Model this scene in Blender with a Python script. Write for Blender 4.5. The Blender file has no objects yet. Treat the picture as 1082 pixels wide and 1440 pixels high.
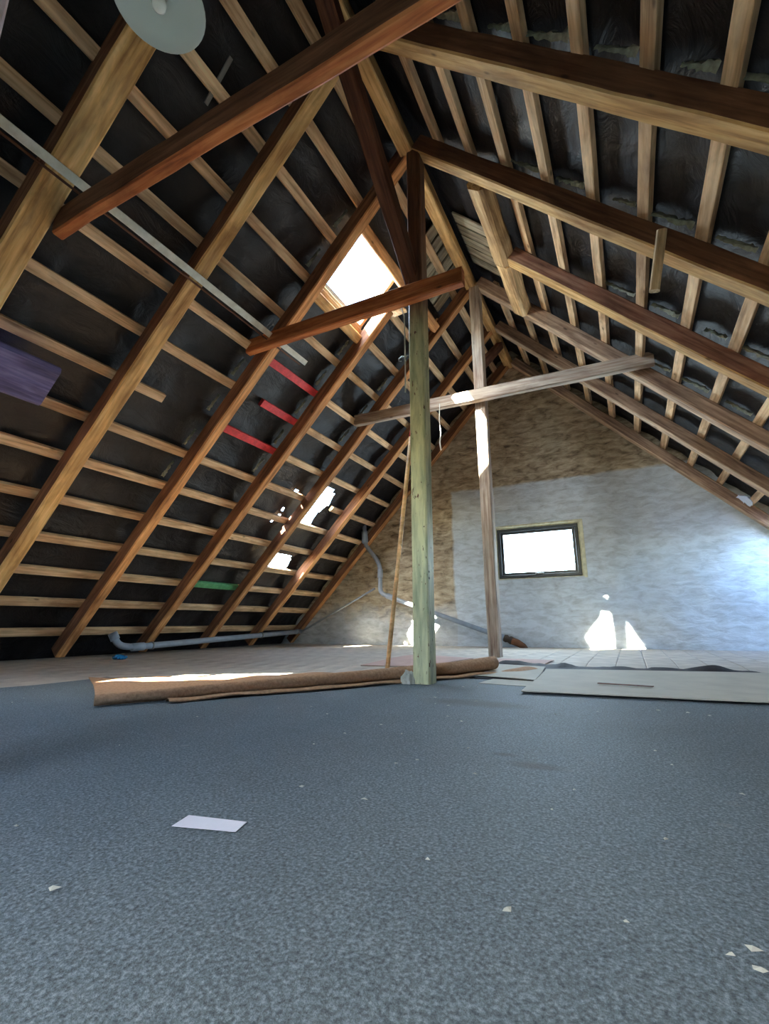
import bpy, bmesh, math, random
import numpy as np
from mathutils import Vector, Matrix, noise

# ---------------------------------------------------------------- camera, sky, sun, exposure
S = 0.75                       # scene units below are multiplied by S to give metres
sc = bpy.context.scene
col = sc.collection
FPX, YAW, PITCH, ROLL = 669.54, 0.4655, 0.2292, -0.0066
cd = bpy.data.cameras.new('camera'); cam = bpy.data.objects.new('camera', cd); col.objects.link(cam)
cd.sensor_fit = 'HORIZONTAL'; cd.sensor_width = 36.0; cd.lens = FPX * 36.0 / 1082.0
cd.clip_start = 0.02; cd.clip_end = 200
F = Vector((-math.sin(YAW) * math.cos(PITCH), math.cos(YAW) * math.cos(PITCH), math.sin(PITCH)))
R0 = Vector((math.cos(YAW), math.sin(YAW), 0)); U0 = R0.cross(F)
RR = R0 * math.cos(ROLL) + U0 * math.sin(ROLL); UU = -R0 * math.sin(ROLL) + U0 * math.cos(ROLL)
M = Matrix((RR, UU, -F)).transposed().to_4x4(); M.translation = Vector((0, 0, 0.42 * S))
cam.matrix_world = M
sc.camera = cam

world = bpy.data.worlds.new('sky'); sc.world = world; world.use_nodes = True
wn = world.node_tree.nodes; wl = world.node_tree.links
bg = wn['Background']
sky = wn.new('ShaderNodeTexSky'); sky.sky_type = 'NISHITA'; sky.sun_disc = False
sky.sun_elevation = math.radians(43); sky.sun_rotation = math.radians(210)
sky.air_density = 1.0; sky.dust_density = 1.5
wl.new(sky.outputs[0], bg.inputs[0]); bg.inputs[1].default_value = 4.5

sun_d = Vector((0.348, 0.643, -0.682)).normalized()
sl = bpy.data.lights.new('sun', 'SUN'); sl.energy = 220.0; sl.angle = math.radians(0.9); sl.color = (1.0, 0.90, 0.74)
so = bpy.data.objects.new('sun', sl); col.objects.link(so)
so.rotation_euler = sun_d.to_track_quat('-Z', 'Y').to_euler(); so.location = (-8, -6, 12)

def area(name, loc, d, sx, sy, e, c):
    l = bpy.data.lights.new(name, 'AREA'); l.shape = 'RECTANGLE'; l.size = sx * S; l.size_y = sy * S
    l.energy = e; l.color = c
    o = bpy.data.objects.new(name, l); col.objects.link(o); o.location = Vector(loc) * S
    o.rotation_euler = Vector(d).to_track_quat('-Z', 'Y').to_euler(); return o
DAY = (0.72, 0.86, 1.0)
area('daylight_gable_window', (-1.337, 8.79, 1.632), (0, -1, 0), 1.2, 0.68, 60, DAY)
area('daylight_roof_window', (-2.63, 4.50, 4.67), (0.725, 0, -0.688), 1.0, 0.80, 55, DAY)
area('daylight_side_roof_window', (2.56, 7.92, 1.586), (-0.716, 0, -0.698), 0.8, 1.0, 15, (0.16, 0.43, 1.0))
area('daylight_front_roof_window', (-4.84, 1.22, 2.34), (0.725, 0, -0.688), .95, .95, 8, DAY)
area('fill_rear_window', (-1.4, -2.10, 1.75), (0, 1, 0), 1.25, 1.15, .4, (0.8, 0.9, 1.0))  # weak fill lamp at the added window behind the camera

vs = sc.view_settings
vs.view_transform = 'Standard'; vs.look = 'None'; vs.gamma = 1.0; vs.use_curve_mapping = False
vs.exposure = 0.18
sc.cycles.use_denoising = True
sc.cycles.max_bounces = 10; sc.cycles.diffuse_bounces = 6; sc.cycles.sample_clamp_indirect = 6.0
sc.cycles.caustics_reflective = False; sc.cycles.caustics_refractive = False

# ---------------------------------------------------------------- building measurements
XR, ZR, TL, TR, D = -1.549, 5.287, 1.053, 1.026, 8.65
NL = Vector((-TL, 0, 1)).normalized(); NR = Vector((TR, 0, 1)).normalized()      # outward roof normals
def PL(Y, Z, o=0.0):            # point of the left roof at level Z on the rafters' inner plane, pushed out by o
    return Vector((XR - (ZR - Z) / TL, Y, Z)) + NL * o
def PR(Y, Z, o=0.0):
    return Vector((XR + (ZR - Z) / TR, Y, Z)) + NR * o
def ss(x, a, b):
    t = min(1, max(0, (x - a) / (b - a))); return t * t * (3 - 2 * t)
def zf(X, Y):                   # the old floor sags a little in the middle
    return -0.072 * ss(X, -6.2, -4.2) * (1 - ss(Y, 4.2, 5.9))
YF = [1.514, 2.697, 3.856, 5.041, 6.195, 7.364, 8.637]     # far faces of the rafters
RW, RD = 0.155, 0.17

# ---------------------------------------------------------------- helpers
def tag(o, label=None, cat=None, group=None, kind=None):
    for k, v in (('label', label), ('category', cat), ('group', group), ('kind', kind)):
        if v: o[k] = v
    return o
def link(o, parent=None):
    col.objects.link(o)
    if parent is not None:
        o.parent = parent; o.matrix_parent_inverse = parent.matrix_basis.inverted()
    return o
def empty(name, loc):
    o = bpy.data.objects.new(name, None); o.empty_display_size = 0.05
    o.matrix_basis = Matrix.Translation(Vector(loc) * S); col.objects.link(o); return o
def mesh(name, verts, faces, mat, parent=None, mtx=None, smooth=False):
    """verts already in scene units, local to mtx (metres)"""
    me = bpy.data.meshes.new(name)
    me.from_pydata([tuple(Vector(v) * S) for v in verts], [], faces); me.update()
    me.materials.append(mat)
    if smooth:
        for p in me.polygons: p.use_smooth = True
    o = bpy.data.objects.new(name, me)
    if mtx is not None: o.matrix_basis = mtx
    return link(o, parent)
def frame(p, x, y):
    x = Vector(x).normalized(); y = Vector(y); y = (y - x * y.dot(x)).normalized(); z = x.cross(y)
    m = Matrix((x, y, z)).transposed().to_4x4(); m.translation = Vector(p) * S; return m
def prism(L, w, h, seg=10, jit=0.004, cham=0.012, bow=0.0, seed=0, wane=0.0, sx=0.0):
    """hewn beam along local x, cross-section y in +-w/2, z in +-h/2, chamfered corners, uneven faces"""
    c = min(cham, w * .3, h * .3)
    ring = [(-w/2 + c, -h/2), (w/2 - c, -h/2), (w/2, -h/2 + c), (w/2, h/2 - c), (w/2 - c, h/2), (-w/2 + c, h/2), (-w/2, h/2 - c), (-w/2, -h/2 + c)]
    V = []; Fc = []
    for i in range(seg + 1):
        t = i / seg; x = t * L
        for k, (y, z) in enumerate(ring):
            n = noise.noise_vector(Vector((x * 2.2 + seed * 7.3, y * 6 + seed, z * 6)))
            e = noise.noise(Vector((x * 0.9 + seed * 3.1, k // 2, seed))) * wane if k in (1, 2, 7, 0) else 0
            V.append((x + (sx if i in (0, seg) else 0), y * (1 - e) + n.x * jit, z * (1 - abs(e)) + n.y * jit + bow * math.sin(math.pi * t)))
    for i in range(seg):
        for k in range(8):
            a = i * 8 + k; b = i * 8 + (k + 1) % 8
            Fc.append((a, b, b + 8, a + 8))
    Fc.append(tuple(range(7, -1, -1))); Fc.append(tuple(seg * 8 + k for k in range(8)))
    return V, Fc
def beam(name, p0, p1, u, w, h, mat, parent=None, **kw):
    """beam from p0 to p1 (axis), local y along u (width w), local z = x cross y (height h)"""
    p0, p1 = Vector(p0), Vector(p1)
    V, Fc = prism((p1 - p0).length, w, h, **kw)
    return mesh(name, V, Fc, mat, parent, frame(p0, p1 - p0, u))
def box(name, lo, hi, mat, parent=None, bev=0.0):
    lo, hi = Vector(lo), Vector(hi); c = (lo + hi) / 2; d = (hi - lo) / 2
    bm = bmesh.new(); bmesh.ops.create_cube(bm, size=2)
    for v in bm.verts: v.co = Vector((v.co.x * d.x, v.co.y * d.y, v.co.z * d.z)) * S
    if bev: bmesh.ops.bevel(bm, geom=bm.edges[:], offset=bev * S, segments=1, affect='EDGES')
    me = bpy.data.meshes.new(name); bm.to_mesh(me); bm.free(); me.materials.append(mat)
    o = bpy.data.objects.new(name, me); o.matrix_basis = Matrix.Translation(c * S); return link(o, parent)
def tube(name, pts, r, mat, parent=None, n=12, bends=0.0, cap=True):
    P = [Vector(p) for p in pts]
    if bends:                                     # round the corners
        Q = [P[0]]
        for i in range(1, len(P) - 1):
            a, b, c = P[i-1], P[i], P[i+1]
            la, lc = min(bends, (a-b).length * .45), min(bends, (c-b).length * .45)
            s, e = b + (a-b).normalized() * la, b + (c-b).normalized() * lc
            for k in range(6):
                t = k / 5; Q.append(s * (1-t)**2 + b * 2*t*(1-t) + e * t*t)
        Q.append(P[-1]); P = Q
    rs = r if isinstance(r, (list, tuple)) else [r] * len(P)
    O = P[0]; V = []; Fc = []; up = Vector((0.13, 0.31, 0.9)).normalized()
    for i, p in enumerate(P):
        d = (P[min(i+1, len(P)-1)] - P[max(i-1, 0)]).normalized()
        a = d.cross(up).normalized() if i == 0 else (a - d * a.dot(d)).normalized()
        b = d.cross(a)
        for k in range(n):
            t = 2 * math.pi * k / n; V.append(p - O + (a * math.cos(t) + b * math.sin(t)) * rs[min(i, len(rs)-1)])
    for i in range(len(P) - 1):
        for k in range(n):
            Fc.append((i*n+k, i*n+(k+1) % n, (i+1)*n+(k+1) % n, (i+1)*n+k))
    if cap: Fc.append(tuple(range(n-1, -1, -1))); Fc.append(tuple((len(P)-1)*n+k for k in range(n)))
    return mesh(name, V, Fc, mat, parent, Matrix.Translation(O * S), smooth=True)

# ---------------------------------------------------------------- materials
def newmat(name):
    m = bpy.data.materials.new(name); m.use_nodes = True
    nt = m.node_tree; return m, nt, nt.nodes, nt.links, nt.nodes['Principled BSDF']
def ramp(n, stops):
    r = n.new('ShaderNodeValToRGB'); e = r.color_ramp.elements
    while len(e) < len(stops): e.new(0.5)
    for k, (p, c) in enumerate(stops): e[k].position = p; e[k].color = (*c, 1)
    return r
def srgb(r, g, b):
    f = lambda c: (c / 255 / 12.92) if c / 255 <= 0.04045 else ((c / 255 + 0.055) / 1.055) ** 2.4
    return (f(r), f(g), f(b))
def tex_noise(n, l, vec, scale, detail=4, rough=0.55, dist=0.0):
    t = n.new('ShaderNodeTexNoise'); t.inputs['Scale'].default_value = scale; t.inputs['Detail'].default_value = detail
    t.inputs['Roughness'].default_value = rough; t.inputs['Distortion'].default_value = dist
    if vec is not None: l.new(vec, t.inputs['Vector'])
    return t
def mapping(n, l, out, scale=(1, 1, 1), loc=(0, 0, 0)):
    m = n.new('ShaderNodeMapping'); m.inputs['Scale'].default_value = scale; m.inputs['Location'].default_value = loc
    l.new(out, m.inputs['Vector']); return m.outputs[0]
def mix(n, l, fac, a, b, mode='MIX'):
    x = n.new('ShaderNodeMix'); x.data_type = 'RGBA'; x.blend_type = mode
    for sock, v in ((x.inputs[0], fac), (x.inputs[6], a), (x.inputs[7], b)):
        if hasattr(v, 'links'): l.new(v, sock)
        elif isinstance(v, tuple): sock.default_value = (*v, 1)
        else: sock.default_value = v
    return x.outputs[2]
def math_(n, l, op, a, b=None, clamp=False):
    x = n.new('ShaderNodeMath'); x.operation = op; x.use_clamp = clamp
    for i, v in enumerate((a, b)):
        if v is None: continue
        if hasattr(v, 'links'): l.new(v, x.inputs[i])
        else: x.inputs[i].default_value = v
    return x.outputs[0]
def bump(n, l, height, p, strength=0.3, dist=0.01, normal=None):
    b = n.new('ShaderNodeBump'); b.inputs['Strength'].default_value = strength; b.inputs['Distance'].default_value = dist
    l.new(height, b.inputs['Height']); l.new(b.outputs[0], p.inputs['Normal']); return b

def wood(name, light, mid, dark, rough=0.75, var=0.25, spec=0.3, nails=0.0):
    m, nt, n, l, p = newmat(name)
    tc = n.new('ShaderNodeTexCoord'); oi = n.new('ShaderNodeObjectInfo')
    off = n.new('ShaderNodeVectorMath'); off.operation = 'ADD'
    sc_ = n.new('ShaderNodeVectorMath'); sc_.operation = 'SCALE'; sc_.inputs[0].default_value = (17, 11, 23)
    l.new(oi.outputs['Random'], sc_.inputs['Scale']); l.new(tc.outputs['Object'], off.inputs[0]); l.new(sc_.outputs[0], off.inputs[1])
    v = off.outputs[0]
    g = tex_noise(n, l, mapping(n, l, v, (1.0, 18, 18)), 2.2, 6, 0.55, 0.4)
    b = tex_noise(n, l, mapping(n, l, v, (1.0, 3.5, 3.5)), 2.4, 4, 0.6, 0.4)
    r1 = ramp(n, [(0.22, dark), (0.44, mid), (0.68, light)]); l.new(g.outputs[0], r1.inputs[0])
    r2 = ramp(n, [(0.30, (0.50, 0.44, 0.41)), (0.60, (1.10, 1.07, 1.02))]); l.new(b.outputs[0], r2.inputs[0])
    c = mix(n, l, 1.0, r1.outputs[0], r2.outputs[0], 'MULTIPLY')
    vo = n.new('ShaderNodeTexVoronoi'); vo.inputs['Scale'].default_value = 2.6; l.new(mapping(n, l, v, (1.0, 2.6, 2.6)), vo.inputs['Vector'])
    kr = ramp(n, [(0.035, (1, 1, 1)), (0.085, (0, 0, 0))]); l.new(vo.outputs['Distance'], kr.inputs[0])
    kf = math_(n, l, 'MULTIPLY', kr.outputs[0], 0.75)
    c = mix(n, l, kf, c, tuple(x * 0.35 for x in dark))
    hv = n.new('ShaderNodeHueSaturation'); l.new(c, hv.inputs['Color'])
    mr = n.new('ShaderNodeMapRange'); mr.inputs[3].default_value = 1 - var; mr.inputs[4].default_value = 1 + var
    l.new(oi.outputs['Random'], mr.inputs[0]); l.new(mr.outputs[0], hv.inputs['Value'])
    l.new(hv.outputs[0], p.inputs['Base Color']); p.inputs['Roughness'].default_value = rough
    p.inputs['Specular IOR Level'].default_value = spec
    bump(n, l, g.outputs[0], p, 0.35, 0.006)
    return m
W_TAN = wood('wood_tan', srgb(240, 204, 146), srgb(212, 168, 108), srgb(132, 94, 58))
W_BROWN = wood('wood_brown', srgb(222, 172, 118), srgb(188, 134, 86), srgb(104, 68, 44))
W_DARK = wood('wood_dark', srgb(120, 80, 60), srgb(90, 56, 42), srgb(50, 32, 26))
W_RED = wood('wood_reddish', srgb(220, 146, 92), srgb(190, 112, 66), srgb(100, 56, 36))
W_GREY = wood('wood_weathered', srgb(216, 196, 170), srgb(180, 152, 128), srgb(108, 84, 70))
W_BATT = wood('wood_batten', srgb(240, 212, 174), srgb(216, 180, 140), srgb(150, 112, 80), var=0.18)
W_PALE = wood('wood_pale', srgb(232, 214, 182), srgb(204, 180, 144), srgb(150, 122, 92))
W_HEWN = wood('wood_rough_hewn', srgb(226, 196, 150), srgb(186, 152, 108), srgb(96, 70, 48))
W_SIDE = wood('wood_stained_shaded_side', srgb(150, 108, 82), srgb(118, 80, 60), srgb(66, 44, 34))  # stained sides, their shade painted in as well
W_GSIDE = wood('wood_weathered_shaded_side', srgb(186, 162, 142), srgb(146, 122, 106), srgb(84, 66, 58))  # weathered sides, darkened further to paint their shade
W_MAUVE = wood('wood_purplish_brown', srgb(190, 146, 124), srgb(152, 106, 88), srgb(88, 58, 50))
def flat(name, c, rough=0.6, spec=0.4, metal=0.0, nscale=12, amt=0.25, bmp=0.1):
    m, nt, n, l, p = newmat(name)
    tc = n.new('ShaderNodeTexCoord'); t = tex_noise(n, l, tc.outputs['Object'], nscale, 5, 0.6)
    r = ramp(n, [(0.3, tuple(x * (1 - amt) for x in c)), (0.7, tuple(min(1, x * (1 + amt)) for x in c))]); l.new(t.outputs[0], r.inputs[0])
    l.new(r.outputs[0], p.inputs['Base Color']); p.inputs['Roughness'].default_value = rough; p.inputs['Metallic'].default_value = metal
    p.inputs['Specular IOR Level'].default_value = spec
    if bmp: bump(n, l, t.outputs[0], p, bmp, 0.01)
    return m
RED_PAINT = flat('red_paint', srgb(206, 62, 66), 0.6, nscale=25)
GREEN_PAINT = flat('green_paint', srgb(86, 150, 104), 0.6, nscale=25)
GREY_PLASTIC = flat('grey_pipe_plastic', srgb(150, 160, 172), 0.4, amt=0.12, bmp=0.02)
DARK_METAL = flat('dark_rusty_metal', srgb(70, 58, 50), 0.7, metal=0.3)
BRASS = flat('rusted_brown_iron', srgb(112, 76, 54), 0.7, metal=0.2)
FRAME = flat('anthracite_frame', srgb(52, 58, 62), 0.35, amt=0.1, bmp=0.0)
STEEL = flat('zinc_metal', srgb(150, 152, 152), 0.35, metal=0.8, amt=0.1)
BROOM = wood('broomstick_wood', srgb(250, 214, 164), srgb(234, 190, 138), srgb(200, 154, 106), rough=0.5, var=0.0)
CABLE = flat('white_cable', srgb(214, 214, 206), 0.5, bmp=0)
PAPER = flat('white_paper', srgb(226, 226, 236), 0.8, amt=0.04, bmp=0.03)
BLUE = flat('blue_plastic', srgb(40, 140, 200), 0.4)
PLASTER = flat('grey_plaster', srgb(180, 182, 172), 0.9)
BOARD = wood('old_grey_boards', srgb(190, 182, 160), srgb(150, 142, 122), srgb(96, 88, 72))
SHADE = None
def mat_shade():
    m, nt, n, l, p = newmat('opal_glass')
    p.inputs['Base Color'].default_value = (0.58, 0.63, 0.60, 1); p.inputs['Roughness'].default_value = 0.3
    p.inputs['Transmission Weight'].default_value = 0.0; p.inputs['Subsurface Weight'].default_value = 0.3
    p.inputs['Subsurface Radius'].default_value = (0.05, 0.05, 0.05)
    return m
SHADE = mat_shade()
def mat_glass():
    m, nt, n, l, p = newmat('window_glass')
    n.remove(p); out = n['Material Output']
    tr = n.new('ShaderNodeBsdfTransparent'); tr.inputs[0].default_value = (0.94, 0.97, 0.96, 1)
    gl = n.new('ShaderNodeBsdfGlossy'); gl.inputs['Roughness'].default_value = 0.03
    fr = n.new('ShaderNodeMapRange'); lw_ = n.new('ShaderNodeLayerWeight'); l.new(math_(n, l, 'POWER', lw_.outputs['Facing'], 5.0), fr.inputs[0]); fr.inputs[3].default_value = 0.04; fr.inputs[4].default_value = 0.7; mx = n.new('ShaderNodeMixShader')
    l.new(fr.outputs[0], mx.inputs[0]); l.new(tr.outputs[0], mx.inputs[1]); l.new(gl.outputs[0], mx.inputs[2]); l.new(mx.outputs[0], out.inputs[0])
    return m
GLASS = mat_glass()
def mat_felt():
    m, nt, n, l, p = newmat('black_roofing_felt')
    tc = n.new('ShaderNodeTexCoord')
    a = tex_noise(n, l, tc.outputs['Object'], 3.0, 5, 0.6)
    r = ramp(n, [(0.3, srgb(17, 16, 20)), (0.7, srgb(38, 35, 36))]); l.new(a.outputs[0], r.inputs[0])
    l.new(r.outputs[0], p.inputs['Base Color']); p.inputs['Roughness'].default_value = 0.5; p.inputs['Specular IOR Level'].default_value = 0.35
    b = tex_noise(n, l, mapping(n, l, tc.outputs['Object'], (1, 0.6, 1)), 7.0, 6, 0.62, 1.2)
    bump(n, l, b.outputs[0], p, 0.6, 0.03)
    return m
FELT = mat_felt()
FOIL = flat('felt_fold_glints', srgb(150, 152, 136), 0.4, amt=0.4, nscale=30, bmp=0.5)  # pale tone stands for light catching the black felt's wrinkles
def mat_post():
    """pale paint flaking off the wood; the upper length was never painted"""
    m, nt, n, l, p = newmat('flaking_post_paint')
    tc = n.new('ShaderNodeTexCoord'); sp = n.new('ShaderNodeSeparateXYZ'); l.new(tc.outputs['Object'], sp.inputs[0])
    g = tex_noise(n, l, mapping(n, l, tc.outputs['Object'], (1.5, 22, 22)), 2.2, 6, 0.6, 0.5)
    w = ramp(n, [(0.3, srgb(58, 36, 30)), (0.65, srgb(116, 78, 58))]); l.new(g.outputs[0], w.inputs[0])
    g2 = tex_noise(n, l, mapping(n, l, tc.outputs['Object'], (1.2, 8, 8)), 3, 5, 0.6, 0.3)
    c = ramp(n, [(0.3, srgb(150, 158, 124)), (0.6, srgb(214, 214, 170))]); l.new(g2.outputs[0], c.inputs[0])
    lim = math_(n, l, 'SUBTRACT', 3.30 * S, sp.outputs[0])
    lim = math_(n, l, 'MULTIPLY', lim, 3.0); lim = math_(n, l, 'ADD', lim, math_(n, l, 'MULTIPLY', g.outputs[0], 1.0), True)
    chips = tex_noise(n, l, mapping(n, l, tc.outputs['Object'], (5, 16, 16)), 4.0, 3, 0.5)
    cr = ramp(n, [(0.30, (0, 0, 0)), (0.335, (1, 1, 1))]); l.new(chips.outputs[0], cr.inputs[0])
    f = math_(n, l, 'MULTIPLY', lim, cr.outputs[0])
    l.new(mix(n, l, f, w.outputs[0], c.outputs[0]), p.inputs['Base Color']); p.inputs['Roughness'].default_value = 0.55
    bump(n, l, g.outputs[0], p, 0.3, 0.005); return m
POSTPAINT = mat_post()
REARPAINT = wood('worn_whitewash', srgb(204, 198, 186), srgb(174, 158, 146), srgb(128, 104, 94), var=0.0)
PINKPAINT = flat('pale_pink_paint', srgb(246, 218, 226), 0.5)
PURPLE = wood('bluish_purple_board', srgb(128, 124, 176), srgb(96, 94, 146), srgb(58, 64, 110), var=0.0)  # bluish purple tones over the whole board

def mat_gable():
    m, nt, n, l, p = newmat('gable_plaster')
    tc = n.new('ShaderNodeTexCoord'); v = tc.outputs['Object']; sp = n.new('ShaderNodeSeparateXYZ'); l.new(v, sp.inputs[0])
    e = tex_noise(n, l, v, 3.0, 5, 0.6)
    e2 = math_(n, l, 'MULTIPLY', math_(n, l, 'SUBTRACT', e.outputs[0], 0.5), 0.22)
    # limewash covers the wall below 2.93 and right of x = -2.88
    zt = math_(n, l, 'SUBTRACT', 2.93 * S, sp.outputs[2]); zt = math_(n, l, 'ADD', zt, math_(n, l, 'MULTIPLY', e2, 0.35))
    zt = math_(n, l, 'MULTIPLY', zt, 28, True)
    xt = math_(n, l, 'ADD', sp.outputs[0], 2.90 * S); xt = math_(n, l, 'ADD', xt, math_(n, l, 'MULTIPLY', e2, 0.5))
    xt = math_(n, l, 'MULTIPLY', xt, 30, True)
    # low on the left the wash colour also paints the sunlit glow
    lw = math_(n, l, 'SUBTRACT', 0.85 * S, sp.outputs[2]); lw = math_(n, l, 'ADD', lw, math_(n, l, 'MULTIPLY', e2, 3.0))
    lw = math_(n, l, 'MULTIPLY', lw, 3.0, True); lw = math_(n, l, 'MULTIPLY', lw, 0.8)
    f = math_(n, l, 'MULTIPLY', zt, math_(n, l, 'MAXIMUM', xt, lw))
    st = tex_noise(n, l, mapping(n, l, v, (2.2, 1, 6)), 2.6, 7, 0.65, 0.5)
    bare = ramp(n, [(0.30, srgb(88, 78, 66)), (0.47, srgb(160, 146, 124)), (0.65, srgb(200, 188, 164))]); l.new(st.outputs[0], bare.inputs[0])
    wsh = ramp(n, [(0.28, srgb(166, 174, 180)), (0.6, srgb(208, 218, 226))]); l.new(st.outputs[0], wsh.inputs[0])
    l.new(mix(n, l, f, bare.outputs[0], wsh.outputs[0]), p.inputs['Base Color']); p.inputs['Roughness'].default_value = 0.9
    p.inputs['Specular IOR Level'].default_value = 0.15
    bump(n, l, st.outputs[0], p, 0.5, 0.03); return m
GABLE = mat_gable()
def mat_carpet():
    m, nt, n, l, p = newmat('blue_grey_needle_felt')
    tc = n.new('ShaderNodeTexCoord'); v = tc.outputs['Object']
    a = tex_noise(n, l, v, 165, 3, 0.7); b = tex_noise(n, l, v, 1.1, 5, 0.6)
    r = ramp(n, [(0.30, srgb(56, 66, 72)), (0.5, srgb(94, 107, 114)), (0.70, srgb(136, 150, 158))]); l.new(a.outputs[0], r.inputs[0])
    r2 = ramp(n, [(0.3, (0.80, 0.80, 0.80)), (0.7, (1.1, 1.1, 1.1))]); l.new(b.outputs[0], r2.inputs[0])
    c = mix(n, l, 1.0, r.outputs[0], r2.outputs[0], 'MULTIPLY')
    d = tex_noise(n, l, v, 9, 4, 0.6)
    dr = ramp(n, [(0.66, (0, 0, 0)), (0.72, (1, 1, 1))]); l.new(d.outputs[0], dr.inputs[0])
    c = mix(n, l, math_(n, l, 'MULTIPLY', dr.outputs[0], 0.25), c, srgb(140, 142, 138))
    # an old spill
    for (sx_, sy_, rx, ry) in ((-.33, 1.82, 0.09, 0.04), (-0.48, 1.92, 0.05, 0.025), (-0.9, 3.0, 0.30, 0.12)):
        g = n.new('ShaderNodeVectorMath'); g.operation = 'LENGTH'
        l.new(mapping(n, l, v, (1 / (rx * S), 1 / (ry * S), 0), (-sx_ / rx, -sy_ / ry, 0)), g.inputs[0])
        q = math_(n, l, 'ADD', g.outputs[1], math_(n, l, 'MULTIPLY', d.outputs[0], 1.2))
        q = math_(n, l, 'SUBTRACT', 1.9, q); q = math_(n, l, 'MULTIPLY', q, 1.2, True)
        c = mix(n, l, math_(n, l, 'MULTIPLY', q, 0.55), c, srgb(66, 62, 60))
    l.new(c, p.inputs['Base Color']); p.inputs['Roughness'].default_value = 0.7; p.inputs['Specular IOR Level'].default_value = 0.4
    bump(n, l, a.outputs[0], p, 0.5, 0.006); return m
CARPET = mat_carpet()
FLOORM = flat('dusty_floorboards', srgb(178, 170, 158), 0.8, nscale=5, amt=0.25, bmp=0.2)
BROWNCARPET = flat('brown_carpet', srgb(170, 136, 108), 0.95, spec=0.1, nscale=60, amt=0.25, bmp=0.4)
CREAM = flat('cream_underlay', srgb(182, 178, 164), 0.85, nscale=4, amt=0.12, bmp=0.05)
PINKISH = flat('pinkish_underlay', srgb(186, 158, 148), 0.9, nscale=4, amt=0.12, bmp=0.05)
BLACKEDGE = flat('black_rubber_backing', srgb(38, 36, 40), 0.8)

# ---------------------------------------------------------------- the setting: floor, gable wall, roof undersides
rnd = random.Random(4)
def grid(xs, ys, f):
    V = [f(x, y) for y in ys for x in xs]; nx = len(xs)
    return V, [(j*nx+i, j*nx+i+1, (j+1)*nx+i+1, (j+1)*nx+i) for j in range(len(ys)-1) for i in range(nx-1)]
def lin(a, b, n): return [a + (b - a) * i / n for i in range(n + 1)]
YB = -2.0
# floor of wide boards running to the gable
floor = box('floor', (-7.2, YB - .1, -0.28), (4.4, D + .1, -0.14), W_DARK); tag(floor, kind='structure')
x = -7.2; k = 0
while x < 4.4:
    w = 0.27
    xs = [x + .0015, x + .01, x + w/2, x + w - .01, x + w - .0015]
    zs = [-.004, 0, rnd.uniform(-.002, .002), 0, -.004]
    V, Fc = grid(list(range(5)), lin(YB, D, 40), lambda i, y: (xs[i] - x, y, zf(xs[i], y) + zs[i]))
    mesh('plank', V, Fc, FLOORM, floor, Matrix.Translation(Vector((x, 0, 0)) * S))
    x += w; k += 1

# gable wall, uneven plaster, with the window opening
HX0, HX1, HZ0, HZ1 = -2.06, -0.605, 1.165, 2.105
xs = sorted(set([round(v, 4) for v in lin(-7.3, HX0, 66) + lin(HX0, HX1, 18) + lin(HX1, 4.6, 64)]))
zs = sorted(set([round(v, 4) for v in lin(-0.3, HZ0, 18) + lin(HZ0, HZ1, 12) + lin(HZ1, 5.8, 46)]))
V, Fa = grid(xs, zs, lambda a, z: (a, D - 0.0 + 0.05 * (noise.noise(Vector((a * 1.3, z * 1.8, 3))) + 0.45 * noise.noise(Vector((a * 5, z * 9, 8)))) * (0 if HX0 - .12 < a < HX1 + .12 and HZ0 - .12 < z < HZ1 + .12 else 1), z))
def keep(f):
    cx = sum(V[i][0] for i in f) / 4; cz = sum(V[i][2] for i in f) / 4
    if HX0 < cx < HX1 and HZ0 < cz < HZ1: return False
    return cz < ZR + .75 + (cx - XR) * TL and cz < ZR + .75 - (cx - XR) * TR
Fc = [(f[3], f[2], f[1], f[0]) for f in Fa if keep(f)]
used = sorted({i for f in Fc for i in f}); rm = {i: k for k, i in enumerate(used)}
wall = mesh('wall_gable', [V[i] for i in used], [tuple(rm[i] for i in f) for f in Fc], GABLE, smooth=True); tag(wall, kind='structure')
REV = flat('cream_reveal_plaster', srgb(206, 204, 176), 0.9)
rv = [(HX0, HZ0), (HX1, HZ0), (HX1, HZ1), (HX0, HZ1)]
Vr = [(a, D + .0, z) for a, z in rv] + [(a, D + .36, z) for a, z in rv]
reveal = mesh('window_reveal', Vr, [(0, 1, 5, 4), (1, 2, 6, 5), (2, 3, 7, 6), (3, 0, 4, 7)], REV, wall)
# thin raised plaster band round the opening's top and right side
box('plaster_band', (HX0 - .02, D - .012, HZ1), (HX1 + .05, D + .02, HZ1 + .035), REV, wall, .004)
box('plaster_band', (HX1, D - .012, HZ0 - .02), (HX1 + .05, D + .02, HZ1), REV, wall, .004)
# rear wall behind the camera; its window is added for fill light
RX0, RX1, RZ0, RZ1 = -2.1, -0.7, 1.1, 2.4
Vb = [(-7.36, YB, -.3), (4.42, YB, -.3), (XR, YB, 5.78), (XR, YB, 5.78), (RX0, YB, RZ0), (RX1, YB, RZ0), (RX1, YB, RZ1), (RX0, YB, RZ1)]
wb = mesh('wall_rear', Vb, [(0, 1, 5, 4), (1, 2, 6, 5), (2, 3, 7, 6), (3, 0, 4, 7)], PLASTER); tag(wb, kind='structure')

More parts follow.
